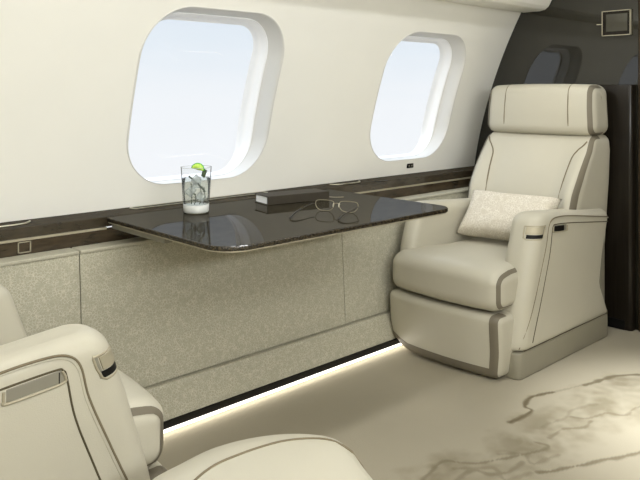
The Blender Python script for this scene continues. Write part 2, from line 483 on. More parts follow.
me = bpy.data.meshes.new('floor')
me.vertices.add(len(co)); me.vertices.foreach_set('co', co.ravel())
me.loops.add(quads.size); me.loops.foreach_set('vertex_index', quads.ravel())
me.polygons.add(len(quads)); me.polygons.foreach_set('loop_start', np.arange(0, quads.size, 4)); 
me.update(calc_edges=True)
P = co[:, :2].copy()
sel = (P[:, 0] > 1.45) & (P[:, 0] < 3.35) & (P[:, 1] > .75) & (P[:, 1] < 1.52)
ii = np.where(sel)[0]; S = P[ii]
wob = np.array([(noise.noise((x*9, y*9, 0)), noise.noise((x*9, y*9, 7))) for x, y in S])
wob2 = np.array([noise.noise((x*26, y*26, 3)) for x, y in S])
fine = np.array([noise.turbulence((x*5, y*7, 1), 4, True) for x, y in S])
red = np.zeros(len(S)); grn = np.zeros(len(S))
for pts, w, s in VEINS:
    d = segdist(S+wob*.012, pts); ww = w*(.75+.8*wob2)
    red = np.maximum(red, s*np.clip(1.6-d/np.maximum(ww, .002), 0, 1))
for pts, w, s in BAND:
    d = segdist(S+wob*.05, pts)
    grn = np.maximum(grn, s*np.clip(1.5-d/(w*(.6+fine*.6)), 0, 1)*np.clip(.40+1.3*(fine-.3)+.5*wob2, .12, 1))
colr = np.zeros((len(co), 4)); colr[:, 3] = 1; colr[ii, 0] = red; colr[ii, 1] = grn
ca = me.color_attributes.new('Vein', 'FLOAT_COLOR', 'POINT'); ca.data.foreach_set('color', colr.ravel())
struct(link('floor', me, 'carpet', smooth=False))

# bulkhead, lower cabinet, door jamb
bh = struct(from_bm('wall_front', box_bm(XB, XB+.06, 1.50, 2.62, 0, 1.96, .004), 'bulkhead', smooth=False))
struct(from_bm('wall_front_side', box_bm(XB+.25, XB+.30, YR, 1.52, 0, 1.96), 'bulkwood', smooth=False))
bw = slab(3.535, XB-.001, 1.515, 2.23, 0.0, 1.222, (.03, .004, .004, .004), .004)
t = thing('bulkhead_cabinet', 'low dark wood partition cabinet behind the far armchair, against the glossy bulkhead', 'cabinet')
from_bm('body', bw, 'bulkwood', t)
from_bm('kick_plate', box_bm(3.528, 3.534, 1.55, 2.15, .002, .05, .001), 'black', t, smooth=False)
jb = slab(3.56, 3.75, 1.42, 1.505, 0, 1.93, (.03, .01, .01, .03), .003)
struct(from_bm('door_1', jb, 'jamb'))

# wall monitor frame on the bulkhead
t = thing('wall_display', 'small rectangular touch panel with pale metal frame high on the dark bulkhead', 'display', (3.57, 1.609, 1.535))
bm = bmesh.new()
for a in ((-.074, -.070, -.064, .064), (.070, .074, -.064, .064), (-.074, .074, .060, .064), (-.074, .074, -.064, -.060)):
    box_bm(-.006, .008, a[0], a[1], a[2], a[3], 0, bm=bm)
from_bm('frame', bm, 'trim', t, smooth=False)
from_bm('bezel', box_bm(-.001, .008, -.070, .070, -.060, .060), 'bulkwood', t, smooth=False)
from_bm('screen', box_bm(-.003, .000, -.056, .052, -.042, .046), 'screen', t, smooth=False)
from_bm('hinge_tab', box_bm(0, .008, .076, .104, -.004, .0), 'steel', t, smooth=False)

# ------------------------------------------------------------------ side ledge
LY, LZ = 2.335, .745
t = thing('side_ledge', 'long dark polished wood ledge under the windows with satin metal edge line', 'ledge')
prof = [(LY, LZ), (LY+.002, LZ+.002), (2.468, LZ+.002), (2.468, .70), (LY, .712)]
from_bm('ledge_top', prism_x(prof, X0, XB), 'ledge', t, smooth=False)
for xa, xb in ((X0, 1.165), (2.25, XB-.02)):
    from_bm('metal_edge', box_bm(xa, xb, LY-.008, LY+.004, .704, .7115, .001), 'trim', t, smooth=False)
from_bm('recess_board', box_bm(X0, XB, 2.332, 2.36, .60, .703), 'wood', t, smooth=False)
# pale framed switch on the recess board
sw = bmesh.new()
for a in ((0, .0035, 0, .036), (.0385, .042, 0, .036), (0, .042, 0, .003), (0, .042, .033, .036)):
    box_bm(.860+a[0], .860+a[1], 2.3285, 2.3325, .665+a[2], .665+a[3], bm=sw)
s_ = thing('ledge_switch', 'small square switch with pale outline below the ledge at the left edge', 'switch')
from_bm('frame', sw, 'trim', s_, smooth=False)
from_bm('button', box_bm(.865, .897, 2.3295, 2.3325, .669, .697, .001), 'wood', s_, smooth=False)

# inlaid slot trim near the wall beside the first window
def slot(name, lab, x0, x1, y0, y1):
    t = thing(name, lab, 'air slot')
    bm = bmesh.new()
    ol = outline(x0, x1, y0, y1, .018, .018, .018, .018, n=6); il = outline(x0+.010, x1-.010, y0+.010, y1-.010, .012, .012, .012, .012, n=6)
    a = [bm.verts.new((x, y, LZ+.0022)) for x, y in ol]; b2 = [bm.verts.new((x, y, LZ+.005)) for x, y in ol]
    c = [bm.verts.new((x, y, LZ+.005)) for x, y in il]; d = [bm.verts.new((x, y, LZ+.0022)) for x, y in il]
    for p, q in ((a, b2), (b2, c), (c, d), (d, a)):
        for i in range(len(p)): bm.faces.new((p[i], p[(i+1) % len(p)], q[(i+1) % len(p)], q[i]))
    from_bm('slot_rim', bm, 'steel', t, smooth=False)
    from_bm('slot_gap', box_bm(x0+.010, x1-.010, y0+.011, y1-.011, LZ+.0021, LZ+.0031), 'black', t, smooth=False)
slot('shade_slot', 'long narrow metal rimmed slot set in the ledge below the nearer window', 1.31, 1.96, 2.405, 2.452)
# curved lid pulls
def lid(cx, w, label):
    t = thing('lid_pull', label, 'lid pull')
    pts = [(cx-w, 2.425, LZ+.003), (cx-w+.02, 2.40, LZ+.003), (cx-w+.06, 2.388, LZ+.003), (cx+w-.06, 2.388, LZ+.003), (cx+w-.02, 2.40, LZ+.003), (cx+w, 2.425, LZ+.003)]
    from_bm('rim', tube(pts, .0035, 6), 'steel', t)
lid(.78, .155, 'curved pale metal lid pull in the ledge at the left edge')
lid(2.44, .10, 'curved pale metal lid pull in the ledge right of the book')
for x, w, lab in ((2.58, .085, 'short black vent slot in the ledge nearer the table tip'), (3.20, .10, 'short black vent slot in the ledge beside the armchair back')):
    tag(from_bm('vent_slot', box_bm(x, x+w, 2.343, 2.352, LZ+.0021, LZ+.0035), 'black', smooth=False), lab, 'vent')
# charging socket on the wall
t = thing('wall_socket', 'tiny black double socket on cream wall under the far window', 'socket', (2.975, wall_y(.79)-.001, .79))
from_bm('plate', box_bm(-.026, .026, -.003, .004, -.012, .012, .002), 'black', t, smooth=False)
for sx in (-.011, .011): from_bm('port', box_bm(sx-.005, sx+.005, -.0045, -.002, -.004, .004, .001), 'shell', t, smooth=False)

# ------------------------------------------------------------------ lower sidewall cabinet units in fabric
def side_prof(x0, x1):
    return [(2.262, .645), (2.268, .652), (2.278, .656), (2.331, .656), (2.331, .16), (2.236, .152), (2.234, .156), (2.250, .45)]
units = [(X0, 1.0335, 'fabric covered side panel at the left edge behind the near armchair'),
         (1.0365, 2.2515, 'wide fabric covered side panel under the dark table'),
         (2.2545, XB-.05, 'fabric covered side panel beside the far armchair')]
for xa, xb, lab in units:
    t = thing('sidewall_cabinet', lab, 'cabinet', group='fabric covered cabinets below the ledge')
    o = from_bm('panel_face', prism_x(side_prof(xa, xb), xa, xb), 'fabric', t, smooth=False)
    bv = o.modifiers.new('r', 'BEVEL'); bv.width = .0015; bv.segments = 2; bv.limit_method = 'ANGLE'
    from_bm('top_lip', box_bm(xa+.0005, xb-.0005, 2.257, 2.33, .648, .660, .004, 3), 'fabric_lip', t, smooth=False)
t = thing('lower_panel', 'long fabric covered kick panel running along the floor below the side panels', 'kick panel')
from_bm('panel_face', prism_x([(2.218, .149), (2.33, .149), (2.33, .03), (2.184, .03), (2.186, .045), (2.212, .14)], X0, XB-.05), 'fabric', t, smooth=False)
from_bm('black_strip', prism_x([(2.176, .012), (2.176, .034), (2.184, .036), (2.33, .036), (2.33, .012)], X0, XB-.05), 'black', t, smooth=False)
t = thing('floor_light', 'thin warm light strip glowing on the carpet along the kick panel', 'light strip')
from_bm('diffuser', box_bm(X0, 3.5, 2.173, 2.20, .001, .008), 'led', t, smooth=False)

# ------------------------------------------------------------------ table
TX0, TX1, TY0, TY1 = 1.165, 2.24, 1.630, 2.331
t = thing('fold_out_table', 'dark polished table with rounded corners slid out from the ledge', 'table', (1.7, 1.95, .72))
t.location = (0, 0, 0)
from_bm('tabletop', slab(TX0+.002, TX1-.002, TY0+.002, TY1, .735, LZ, (.095, .07, .004, .004), .0015, n=12), 'table', t, smooth=False)
from_bm('edge_band', slab(TX0, TX1, TY0, TY1-.001, .730, LZ-.0012, (.097, .072, .004, .004), .003, n=12), 'table_edge', t, smooth=True)
from_bm('underside_trim', slab(TX0+.003, TX1-.003, TY0+.003, TY1-.002, .7255, .7302, (.095, .07, .004, .004), .001, n=12), 'trim', t, smooth=False)
for xx in (1.185, 2.19): from_bm('slide_rail', box_bm(xx, xx+.03, 1.98, 2.331, .704, .7255, .001), 'shell', t, smooth=False)

# ------------------------------------------------------------------ things on the table
GX_, GY_ = 1.452, 2.205
t = thing('drinking_glass', 'tall clear tumbler of iced drink with thick base on the dark table', 'glass', (GX_, GY_, LZ+.0005))
prof = [(0, 0), (.044, 0), (.0465, .003), (.0475, .03), (.050, .08), (.0555, .165)]
from_bm('tumbler', lathe(prof, 48), 'glass', t)
from_bm('rim', tube([(.0555*math.cos(a), .0555*math.sin(a), .165) for a in np.linspace(0, 2*PI, 33)[:-1]], .0013, 6, closed=True, smooth=0), 'ice', t)
from_bm('thick_base', lathe([(0, .002), (.043, .002), (.0455, .005), (.0462, .029), (.043, .030), (0, .030)], 40), 'frost', t)
d = from_bm('drink_liquid', lathe([(0, .0295), (.0395, .0295), (.0435, .033), (.0468, .08), (.0505, .125), (0, .125)], 40), 'drink')
d.location = (GX_, GY_, LZ+.0005); tag(d, 'clear drink filling the tumbler', 'drink', kind='stuff')
spots = [((.012, -.012, .055), .5, .3), ((-.016, .012, .078), 1.1, .7), ((.012, .014, .104), .2, 1.0), ((-.010, -.015, .120), .8, .4)]
labs = ['ice cube at the bottom of the tumbler', 'ice cube in the middle of the tumbler left side', 'ice cube in the upper right of the tumbler', 'topmost ice cube floating at the drink surface']
for (p, a, b2), lb in zip(spots, labs):
    o = from_bm('ice_cube', rbox(.0145, .0145, .0135, .004, 4), 'ice')
    o.location = (GX_+p[0], GY_+p[1], LZ+p[2]); o.rotation_euler = (a, b2, a+b2)
    tag(o, lb, 'ice cube', 'ice cubes in the tumbler')
# lime wedge
bm = bmesh.new(); N = 16; R_ = .021
for rr, zz in ((R_, -.005), (R_, .005)): pass
rings = []
for zz in (-.006, -.004, .004, .006):
    k = R_*(.94 if abs(zz) > .005 else 1)
    rings.append([(k*math.cos(PI*i/N), k*math.sin(PI*i/N), zz) for i in range(N+1)]+[(0, -.001, zz)])
wt = thing('lime_wedge', 'pale green lime wedge standing in the top of the tumbler', 'lime wedge', (GX_-.006, GY_-.018, LZ+.158))
wt.rotation_euler = (1.35, .25, -.7)
from_bm('flesh', loft(rings), 'lime', wt)
bm = bmesh.new()
from_bm('rind', tube([(R_*math.cos(PI*i/10), R_*math.sin(PI*i/10), 0) for i in range(11)], .0035, 6, smooth=2), 'rind', wt)
hb = thing('herb_sprig', 'dark green herb sprigs standing in the tumbler', 'herb sprig', (GX_, GY_, LZ+.03))
random.seed(11)
sb = bmesh.new(); lb_ = bmesh.new()
for i in range(7):
    a = i*.9+.2; r = random.uniform(.02, .036); h = random.uniform(.035, .075)
    p0 = (r*.9*math.cos(a), r*.9*math.sin(a), .002); p1 = (r*math.cos(a+.2), r*math.sin(a+.2), h)
    tube([p0, ((p0[0]+p1[0])/2+.003, (p0[1]+p1[1])/2, h/2), p1], .0016, 5, bm=sb, smooth=3)
    for k in range(3):
        z = h*(.45+.27*k); c = Vector((lerp(p0[0], p1[0], z/h), lerp(p0[1], p1[1], z/h), z)); q = random.uniform(0, 6.28)
        u = Vector((math.cos(q), math.sin(q), .6)).normalized()*.008; w_ = Vector((-math.sin(q), math.cos(q), 0))*.004
        vs = [lb_.verts.new(c), lb_.verts.new(c+u*.5+w_), lb_.verts.new(c+u), lb_.verts.new(c+u*.5-w_)]
        lb_.faces.new(vs)
tube([(-.034, -.004, .105), (-.012, -.012, .085), (.012, -.020, .06), (.022, -.022, .045)], .0035, 6, bm=sb, smooth=4)
from_bm('stem', sb, 'straw', hb)
o = from_bm('leaf', lb_, 'herb', hb); s2 = o.modifiers.new('th', 'SOLIDIFY'); s2.thickness = .001
o = from_bm('leaf', rbox(.010, .004, .015, .0035, 4), 'herb', hb); o.location = (.026, -.012, .112); o.rotation_euler = (0, .5, .3)

bt = thing('book', 'closed dark leather covered book lying on the table beside the tumbler', 'book', (1.892, 2.178, LZ+.0003), math.radians(-10.5))
bx, by, bh_ = .143, .053, .034
from_bm('page_block', box_bm(-bx+.004, bx-.004, -by+.004, by-.005, .0035, bh_-.0035), 'paper', bt, smooth=False)
cv = box_bm(-bx, bx, -by, by, 0, .0035, .001); box_bm(-bx, bx, -by, by, bh_-.0035, bh_, .001, bm=cv)
box_bm(-bx, bx, -by-.001, -by+.003, .0008, bh_-.0008, .001, bm=cv); box_bm(bx-.003, bx+.0008, -by, by, .001, bh_-.001, 0, bm=cv)
from_bm('cover', cv, 'book', bt, smooth=False)
from_bm('ribbon', tube([(bx-.01, .0, .012), (bx+.012, -.006, .006), (bx+.05, -.02, .0015), (bx+.085, -.035, .0012)], .0012, 5), 'trim', bt)

# reading glasses standing open on the table
gt = thing('reading_glasses', 'thin metal rimmed reading glasses standing open in front of the book', 'glasses', (1.833, 1.868, LZ), 0)
A = Vector((-.035, .078, 0)); B = Vector((.035, -.085, 0))
ax = (B-A).normalized(); L = (B-A).length
fr = bmesh.new(); lens = bmesh.new()
back = Vector((-.93, -.36, 0)).normalized()
def fpt(s, z): return A+ax*s+Vector((0, 0, z))-back*(z*.10)
for c in (L*.235, L*.765):
    pts = [fpt(c+.037*x, .0210+.0192*z) for x, z in ((-1, .35), (-.85, .85), (-.3, 1.0), (.3, 1.0), (.85, .85), (1, .35), (.9, -.35), (.55, -.9), (0, -1.02), (-.55, -.9), (-.9, -.35))]
    tube(pts, .0015, 6, closed=True, bm=fr, smooth=4)
    lp = catmull(pts, 4, True); cc = lens.verts.new(sum(lp, Vector())/len(lp)); vs = [lens.verts.new(p) for p in lp]
    for i in range(len(vs)): lens.faces.new((vs[i], vs[(i+1) % len(vs)], cc))
tube([fpt(L*.235+.033, .027), fpt(L*.5, .031), fpt(L*.765-.033, .027)], .0014, 6, bm=fr)
from_bm('rim', fr, 'rim', gt)
for c in (L*.5-.011, L*.5+.011):
    nb = tube([fpt(c, .031)+back*.002, fpt(c, .025)+back*.006, fpt(c, .018)+back*.006], .0022, 6); from_bm('nose_pad', nb, 'steel', gt)
lo = from_bm('lens', lens, 'pane', gt); 
t1 = [fpt(0, .026), fpt(-.004, .025)+back*.02, fpt(-.002, .021)+back*.10, fpt(.004, .014)+back*.165, fpt(.008, .0035)+back*.205]
t2 = [fpt(L, .026), fpt(L+.004, .025)+back*.02, fpt(L+.002, .021)+back*.09, fpt(L-.004, .014)+back*.135, fpt(L-.008, .0035)+back*.165]
for tp in (t1, t2): from_bm('temple', tube(tp, .0027, 6, taper=lambda q: .6+.7*smoothstep(.35, .8, q)), 'temple', gt)

# ------------------------------------------------------------------ armchair
def armchair(name, label, loc, rz, s, front_ext=0):
    """s = +1 / -1 : side of the aisle arm in local Y; the chair faces local +X"""
    T = thing(name, label, 'armchair', loc, rz)
    HW = .345; XE = [0]
    def P(x, y, z): return (x, y*s, z)
    # plinth
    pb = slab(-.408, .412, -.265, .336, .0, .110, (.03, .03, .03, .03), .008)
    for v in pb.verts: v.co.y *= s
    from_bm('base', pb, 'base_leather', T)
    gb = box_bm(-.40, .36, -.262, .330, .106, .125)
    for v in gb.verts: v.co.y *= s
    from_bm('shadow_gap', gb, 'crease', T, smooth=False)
    # seat pan / core hidden between the arms
    from_bm('seat_shell', box_bm(-.415, .30, -.27, .27, .11, .33, .01), 'shell', T, smooth=False)
    # arms
    def xf(z): return XE[0]*smoothstep(.1, .5, z)+interp([.10, .30, .50, .66], [.425, .385, .325, .268], z)
    def xbk(z): return interp([.10, .28, .45, .66], [-.40, -.30, -.33, -.40], z)
    def drop(x, z): return smoothstep(.12, .66, z)*(.048*smoothstep(.25, -.45, x))
    def arm(ya, yb, ro, ri, nm):
        rings = []
        zs = [(.118, .008), (.123, .003), (.135, 0)]+[(z, 0) for z in np.linspace(.16, .60, 14)]
        R2 = .045
        zs += [(.665-R2*(1-math.sin(a)), R2*(1-math.cos(a))) for a in np.linspace(0, PI/2, 8)[0:]]
        for z, ins in zs:
            f = xf(z)-ins*1.15; bk = xbk(z)+ins*.5
            ol = outline(bk, f, ya+ins, yb-ins, .03, ri-ins*.4, ro-ins*.4, .03, n=8)
            rings.append([P(x, y, z-drop(x, z)) for x, y in ol])
        from_bm(nm, loft(rings), 'leather', T)
    arm(.205, HW, .075, .045, 'armrest')
    XE[0] = front_ext
    arm(-.300, -.205, .045, .06, 'armrest')
    XE[0] = 0
    # piping and panel seam on the aisle arm
    yo = HW-.0004
    def ys(x, z):
        q = x-(xf(z)-.075)
        return yo if q <= 0 else HW-.075+math.sqrt(max(0, .075**2-min(q, .074)**2))-.0004
    def zz(x, z): return z-drop(x, z)
    out = [(-.368, .630), (-.2, .640), (0, .646), (.10, .645), (.158, .636), (.190, .605), (.210, .53), (.256, .42), (.305, .31), (.344, .23), (.375, .17), (.395, .125)]
    from_bm('piping', tube([P(x, ys(x, z), zz(x, z)) for x, z in out], .0028, 6), 'seam', T)
    from_bm('piping', tube([P(x-.006, ys(x-.006, z), zz(x, z)-.005) for x, z in out], .0022, 6), 'leather', T)
    inn = [(-.368, .606), (-.2, .612), (0, .614), (.130, .613), (.152, .607), (.160, .588), (.178, .50), (.218, .39), (.262, .28), (.293, .21), (.322, .14)]
    from_bm('panel_seam', tube([P(x, yo+.0005, zz(x, z)) for x, z in inn], .0024, 6), 'crease', T)
    # side pocket recess below the seam
    bm = box_bm(.035, .148, yo-.006, yo+.0012, .583, .610, .002)
    for v in bm.verts: v.co = Vector(P(v.co.x+(.01 if v.co.x > .1 and v.co.z < .59 else 0), v.co.y, zz(v.co.x, v.co.z)))
    pk = from_bm('side_pocket', bm, 'shell', T, smooth=False)
    bm = box_bm(.060 if s > 0 else .142, .144, yo, yo+.0022, .580, .606)
    for v in bm.verts: v.co = Vector(P(v.co.x, v.co.y, zz(v.co.x, v.co.z)))
    from_bm('pocket_gap', bm, 'black', pk, smooth=False)
    bm = tube([P(x, yo+.002, zz(x, z)) for x, z in ((.149, .607), (.156, .592), (.145, .581), (.038, .581), (.030, .59), (.030, .607))], .003, 6)
    from_bm('pocket_rim', bm, 'trim', pk)
    # release latch on the rounded front corner
    def corner(a, z, off=0):   # angle 0 = +X, 90 = +Y(aisle)
        f = xf(z); cx, cy = f-.075, HW-.075
        return P(cx+(.075+off)*math.cos(a), cy+(.075+off)*math.sin(a), z)
    def slabc(a0, a1, z0, z1, o0, o1, nm, mat, par):
        bm = bmesh.new(); n = 24; nz = 3
        g = [[[bm.verts.new(corner(math.radians(lerp(a0, a1, i/n)), lerp(z0, z1, j/nz), oo)) for j in range(nz+1)] for i in range(n+1)] for oo in (o0, o1)]
        for k in (0, 1):
            for i in range(n):
                for j in range(nz): bm.faces.new((g[k][i][j], g[k][i+1][j], g[k][i+1][j+1], g[k][i][j+1]))
        for i in range(n):
            for j in (0, nz): bm.faces.new((g[0][i][j], g[0][i+1][j], g[1][i+1][j], g[1][i][j]))
        for j in range(nz):
            for i in (0, n): bm.faces.new((g[0][i][j], g[0][i][j+1], g[1][i][j+1], g[1][i][j]))
        return from_bm(nm, bm, mat, par, smooth=False)
    A0, A1 = 12, 84
    lt = slabc(A0, A1, .564, .612, -.006, .0012, 'latch', 'shell', T)
    fr = [(A0, .614), (A1, .614), (A1, .588), (A1-4, .565), (A1-12, .559), (A0+12, .559), (A0+4, .565), (A0, .588)]
    loop = []
    for (a, z), (a2, z2) in zip(fr, fr[1:]+fr[:1]):
        for k in range(6): loop.append(corner(math.radians(lerp(a, a2, k/6)), lerp(z, z2, k/6), .001))
    from_bm('latch_frame', tube(loop, .003, 6, closed=True, smooth=0), 'trim', lt)
    slabc(A0+10, A1-6, .564, .579, .001, .0030, 'latch_gap', 'black', lt)
    slabc(A0+6, A1-10, .582, .611, .001, .005, 'latch_handle', 'trim', lt)

    # leg rest
    def dl(p):
        x, y, z = p
        k = (z+.14)/.28
        x += .028*(1-(y/.29)**2)*(1 if x > 0 else 0)
        x -= .020*(1-k)*(1 if x > 0 else 0)
        y *= 1-.045*(1-smoothstep(0, .5, k))
        z += .040*smoothstep(.62, 1.0, -y/.29)*(1-smoothstep(-.13, .02, z))
        return Vector(P(x+((.412 if front_ext else .365) if x > 0 else .345), y, z+.138))
    LH = (.092, .300, .130, .030, 16)
    lg = from_bm('leg_rest', rbox(*LH, dl), 'leather', T)
    from_bm('trim_band', rband(*LH, dl, [((0, .256, 0), (0, 1, 0)), ((0, .290, 0), (0, 1, 0)), ((0, 0, -.086), (0, 0, 1)), ((0, 0, -.1302), (0, 0, 1)), ((.02, 0, 0), (1, 0, 0)), ((0, .232, -.086), (0, .7, -.7))],
        lambda c: c.x > .02 and ((.256 < c.y < .290 and c.z > -.1302) or (-.1302 < c.z < -.086 and -.293 < c.y < .290))), 'leather_trim', lg)

    # seat cushion, T-shaped: full width ahead of the arms
    def dc(p):
        x, y, z = p
        X = x+.14
        wy = lerp(.200, .296, smoothstep(.20, .33, X))/.29
        Z = z+.366
        Z += smoothstep(-.03, .088, z)*(.014*(1-(y/.29)**2)*smoothstep(-.3, .25, X) - .02*smoothstep(.36, .48, X))
        if x > 0: X += ((.022 if front_ext else -.030)+.030*(1-(y/.29)**2))*smoothstep(.0, .3, x)
        return Vector(P(X, y*wy, Z))
    CH = (.335, .290, .088, .052, 24)
    cs = from_bm('seat_cushion', rbox(*CH, dc), 'leather', T)
    for q in (1, -1):
        from_bm('trim_band', rband(*CH, dc, [((0, q*.272, 0), (0, 1, 0)), ((0, q*.284, 0), (0, 1, 0)), ((.05, 0, 0), (1, 0, 0))],
            lambda c: .272 < c.y*q < .284 and c.x > .05 and c.z > -.07), 'leather_trim', cs)

    # back
    def front(y, z):
        f = interp([.40, .55, .70, .80, .90, .98], [-.10, -.125, -.175, -.225, -.285, -.325], z)
        wing = smoothstep(.17, .25, abs(y))*interp([.55, .72, .85, .97], [.05, .055, .03, 0], z)
        return f+wing
    def db(p):
        x, y, z = p
        Z = z+.685
        k = (x+.1)/.2
        w = interp([.4, .6, .75, .9, .98], [1.0, 1.04, 1.07, 1.07, 1.03], Z)
        return Vector(P(lerp(-.505, front(y, Z), k), y*w, Z))
    BH = (.10, .290, .292, .042, 24)
    bk = from_bm('backrest', rbox(*BH, db), 'leather', T)
    def dbs(y, Z, off=.0): 
        p = db(Vector((.1, y, Z-.685))); return (p.x+off, p.y, p.z)
    sm1 = [(.262, .945), (.248, .925), (.228, .905), (.208, .87), (.200, .80), (.194, .72), (.19, .60), (.188, .48)]
    for q in (1, -1):
        from_bm('seam', tube([dbs(q*y, z, .0012) for y, z in sm1], .0032, 6), 'seam', bk)
        from_bm('trim_band', rband(*BH, db, [((0, q*.268, 0), (0, 1, 0)), ((0, q*.286, 0), (0, 1, 0)), ((.02, 0, 0), (1, 0, 0))],
            lambda c: .268 < c.y*q < .286 and c.x > .02), 'leather_trim', bk)
    # headrest
    def dh(p):
        x, y, z = p
        w = 1-.03*smoothstep(-.1, .12, z)+.015
        X = x-.396-.012*smoothstep(-.02, .12, z)*(1 if x > 0 else 0)+.010*(1-(y/.28)**2)*(1 if x > 0 else 0)
        Z = z+1.095+.006*(1-(y/.28)**2)*(1 if z > 0 else 0)
        return Vector(P(X, y*w, Z))
    HH = (.098, .302, .126, .050, 20)
    hr = from_bm('headrest', rbox(*HH, dh), 'leather', T)
    for q in (1, -1):
        pts = [(.0, .1245), (.05, .1255), (.083, .112), (.0975, .076), (.098, .0), (.0975, -.07), (.083, -.108)]
        from_bm('seam', tube([dh(Vector((x-.001, q*.178, z-.0012))) for x, z in pts], .003, 6), 'seam', hr)
        from_bm('trim_band', rband(*HH, dh, [((0, q*.272, 0), (0, 1, 0)), ((0, q*.292, 0), (0, 1, 0)), ((-.03, 0, 0), (1, 0, 0))],
            lambda c: .272 < c.y*q < .292 and c.x > -.03), 'leather_trim', hr)
    from_bm('crease', box_bm(-.47, -.335, -.262, .262, .973, .985), 'crease', T, smooth=False)
    # rear shell
    sh = slab(-.425, -.36, -.28, .31, .115, .60, (.02, .02, .02, .02), .01)
    for v in sh.verts: v.co.y *= s
    from_bm('rear_shell', sh, 'shell', T)
    return T

armchair('armchair', 'cream leather armchair in the far corner against the dark bulkhead', (3.0, 1.905, 0), PI, 1, .10)
armchair('armchair', 'cream leather armchair cut off at the left edge, facing the table', (.460, 1.782, 0), math.radians(2.2), -1)

# lumbar pillow
def pillow():
    n = 28; bm = bmesh.new(); hw, hh, th = .232, .130, .060
    def pt(i, j, sgn):
        u = -1+2*i/n; v = -1+2*j/n
        e = (max(0, 1-u**4)*max(0, 1-v**4))**.5
        pinch = 1-.13*(1-u*u)*abs(v)**4; pinch2 = 1-.11*(1-v*v)*abs(u)**4
        wr = noise.noise((u*2.3, v*2.3, sgn))*.006*e
        return (u*hw*pinch2, sgn*(th*e**.8)+wr, v*hh*pinch)
    for sgn in (1, -1):
        g = [[bm.verts.new(pt(i, j, sgn)) for j in range(n+1)] for i in range(n+1)]
        for i in range(n):
            for j in range(n): bm.faces.new((g[i][j], g[i+1][j], g[i+1][j+1], g[i][j+1]))
    bmesh.ops.remove_doubles(bm, verts=bm.verts[:], dist=1e-4)
    return bm
pl = from_bm('throw_pillow', pillow(), 'pillow')
pl.location = (2.985, 1.870, .590)
pl.rotation_euler = (math.radians(-42), 0, math.radians(-90+6))
tag(pl, 'textured cream lumbar pillow resting on the far armchair seat', 'pillow')

# foreground lounge cushion
fo = [(.55,.60),(.50,.9),(.56,1.13),(.66,1.205),(.745,1.223),(.828,1.232),(.898,1.220),(.974,1.187),(1.037,1.136),(1.068,1.079),(1.056,1.01),(1.015,.92),(.93,.72),(.80,.56)]
t = thing('footstool', 'cream leather cushion with a curved seam in the foreground at the bottom edge', 'footstool')
ol = catmull([(x, y, 0) for x, y in fo], 6, True); cen = sum(ol, Vector())/len(ol)
rings = []
def fring(k, z): return [(cen.x+(p.x-cen.x)*k, cen.y+(p.y-cen.y)*k, z) for p in ol]
for k, z in ((.86, .262), (.93, .265), (.985, .285), (1.0, .32), (1.0, .37), (.985, .41), (.955, .437), (.90, .456), (.80, .468), (.6, .474), (.3, .477)): rings.append(fring(k, z))
from_bm('cushion', loft(rings), 'leather', t)
KZ = ((.3, .477), (.6, .474), (.80, .468), (.90, .456), (.955, .437), (.985, .41), (1.0, .37))
def stool_z(x, y):
    a = math.atan2(y-cen.y, x-cen.x); r = math.hypot(x-cen.x, y-cen.y)
    best = min(ol, key=lambda p: abs((math.atan2(p.y-cen.y, p.x-cen.x)-a+PI) % (2*PI)-PI))
    k = r/math.hypot(best.x-cen.x, best.y-cen.y)
    return float(np.interp(k, [q[0] for q in KZ], [q[1] for q in KZ]))
from_bm('seam', tube([(x, y, stool_z(x, y)+.0005) for x, y in [(p.x, p.y) for p in catmull([(.62, 1.05, 0), (.753, 1.115, 0), (.838, 1.122, 0), (.94, 1.105, 0), (1.01, 1.06, 0), (1.03, .99, 0), (1.0, .88, 0), (.93, .74, 0)], 6)]], .0026, 6, smooth=0), 'seam', t)
from_bm('base', loft([fring(k, z) for k, z in ((.78, 0), (.80, .01), (.80, .24), (.86, .263))]), 'leather', t)

# ------------------------------------------------------------------ ceiling lamps (modelled fixtures with area lamps), plus added fill lights
def ceiling_lamp(x, y, lx, ly, energy, label, tilt=0, spread=180, col=(.96, .985, 1)):
    t = thing('ceiling_light', label, 'ceiling light', (x, y, 1.93), group='recessed ceiling lights')
    bm = bmesh.new()
    for a in ((-lx/2-.02, -lx/2, -ly/2-.02, ly/2+.02), (lx/2, lx/2+.02, -ly/2-.02, ly/2+.02), (-lx/2, lx/2, -ly/2-.02, -ly/2), (-lx/2, lx/2, ly/2, ly/2+.02)):
        box_bm(*a, -.012, -.0005, bm=bm)
    from_bm('frame', bm, 'trim', t, smooth=False)
    from_bm('diffuser', box_bm(-lx/2, lx/2, -ly/2, ly/2, -.006, -.001), 'lamp', t, smooth=False)
    ld = bpy.data.lights.new('ceiling_lamp', 'AREA'); ld.shape = 'RECTANGLE'; ld.size = lx; ld.size_y = ly; ld.energy = energy; ld.color = col
    ld.spread = math.radians(spread)
    lo = bpy.data.objects.new('ceiling_lamp', ld); COL.objects.link(lo); lo.location = (x, y, 1.915); lo.rotation_euler = (tilt, 0, 0)
ceiling_lamp(1.0, -.15, 2.9, .5, 24, 'long warm light panel in the ceiling centre', math.radians(38))
ceiling_lamp(1.7, 1.40, 3.2, .12, 15, 'narrow warm light strip in the ceiling near the windows', 0)
ceiling_lamp(2.75, .86, .16, .16, 6, 'small square downlight over the aisle carpet', 0, 44)
wl = thing('added_fill_light', 'added long fill light strip high on the unseen opposite side wall', 'fill light', (.55, YR+.002, 1.56))  # added fill, out of view: lifts the window wall and the fabric under the table
from_bm('housing', box_bm(-1.6, 1.6, 0, .03, -.09, .09, .004), 'trim', wl, smooth=False)
from_bm('diffuser', box_bm(-1.58, 1.58, .028, .034, -.07, .07), 'lamp', wl, smooth=False)
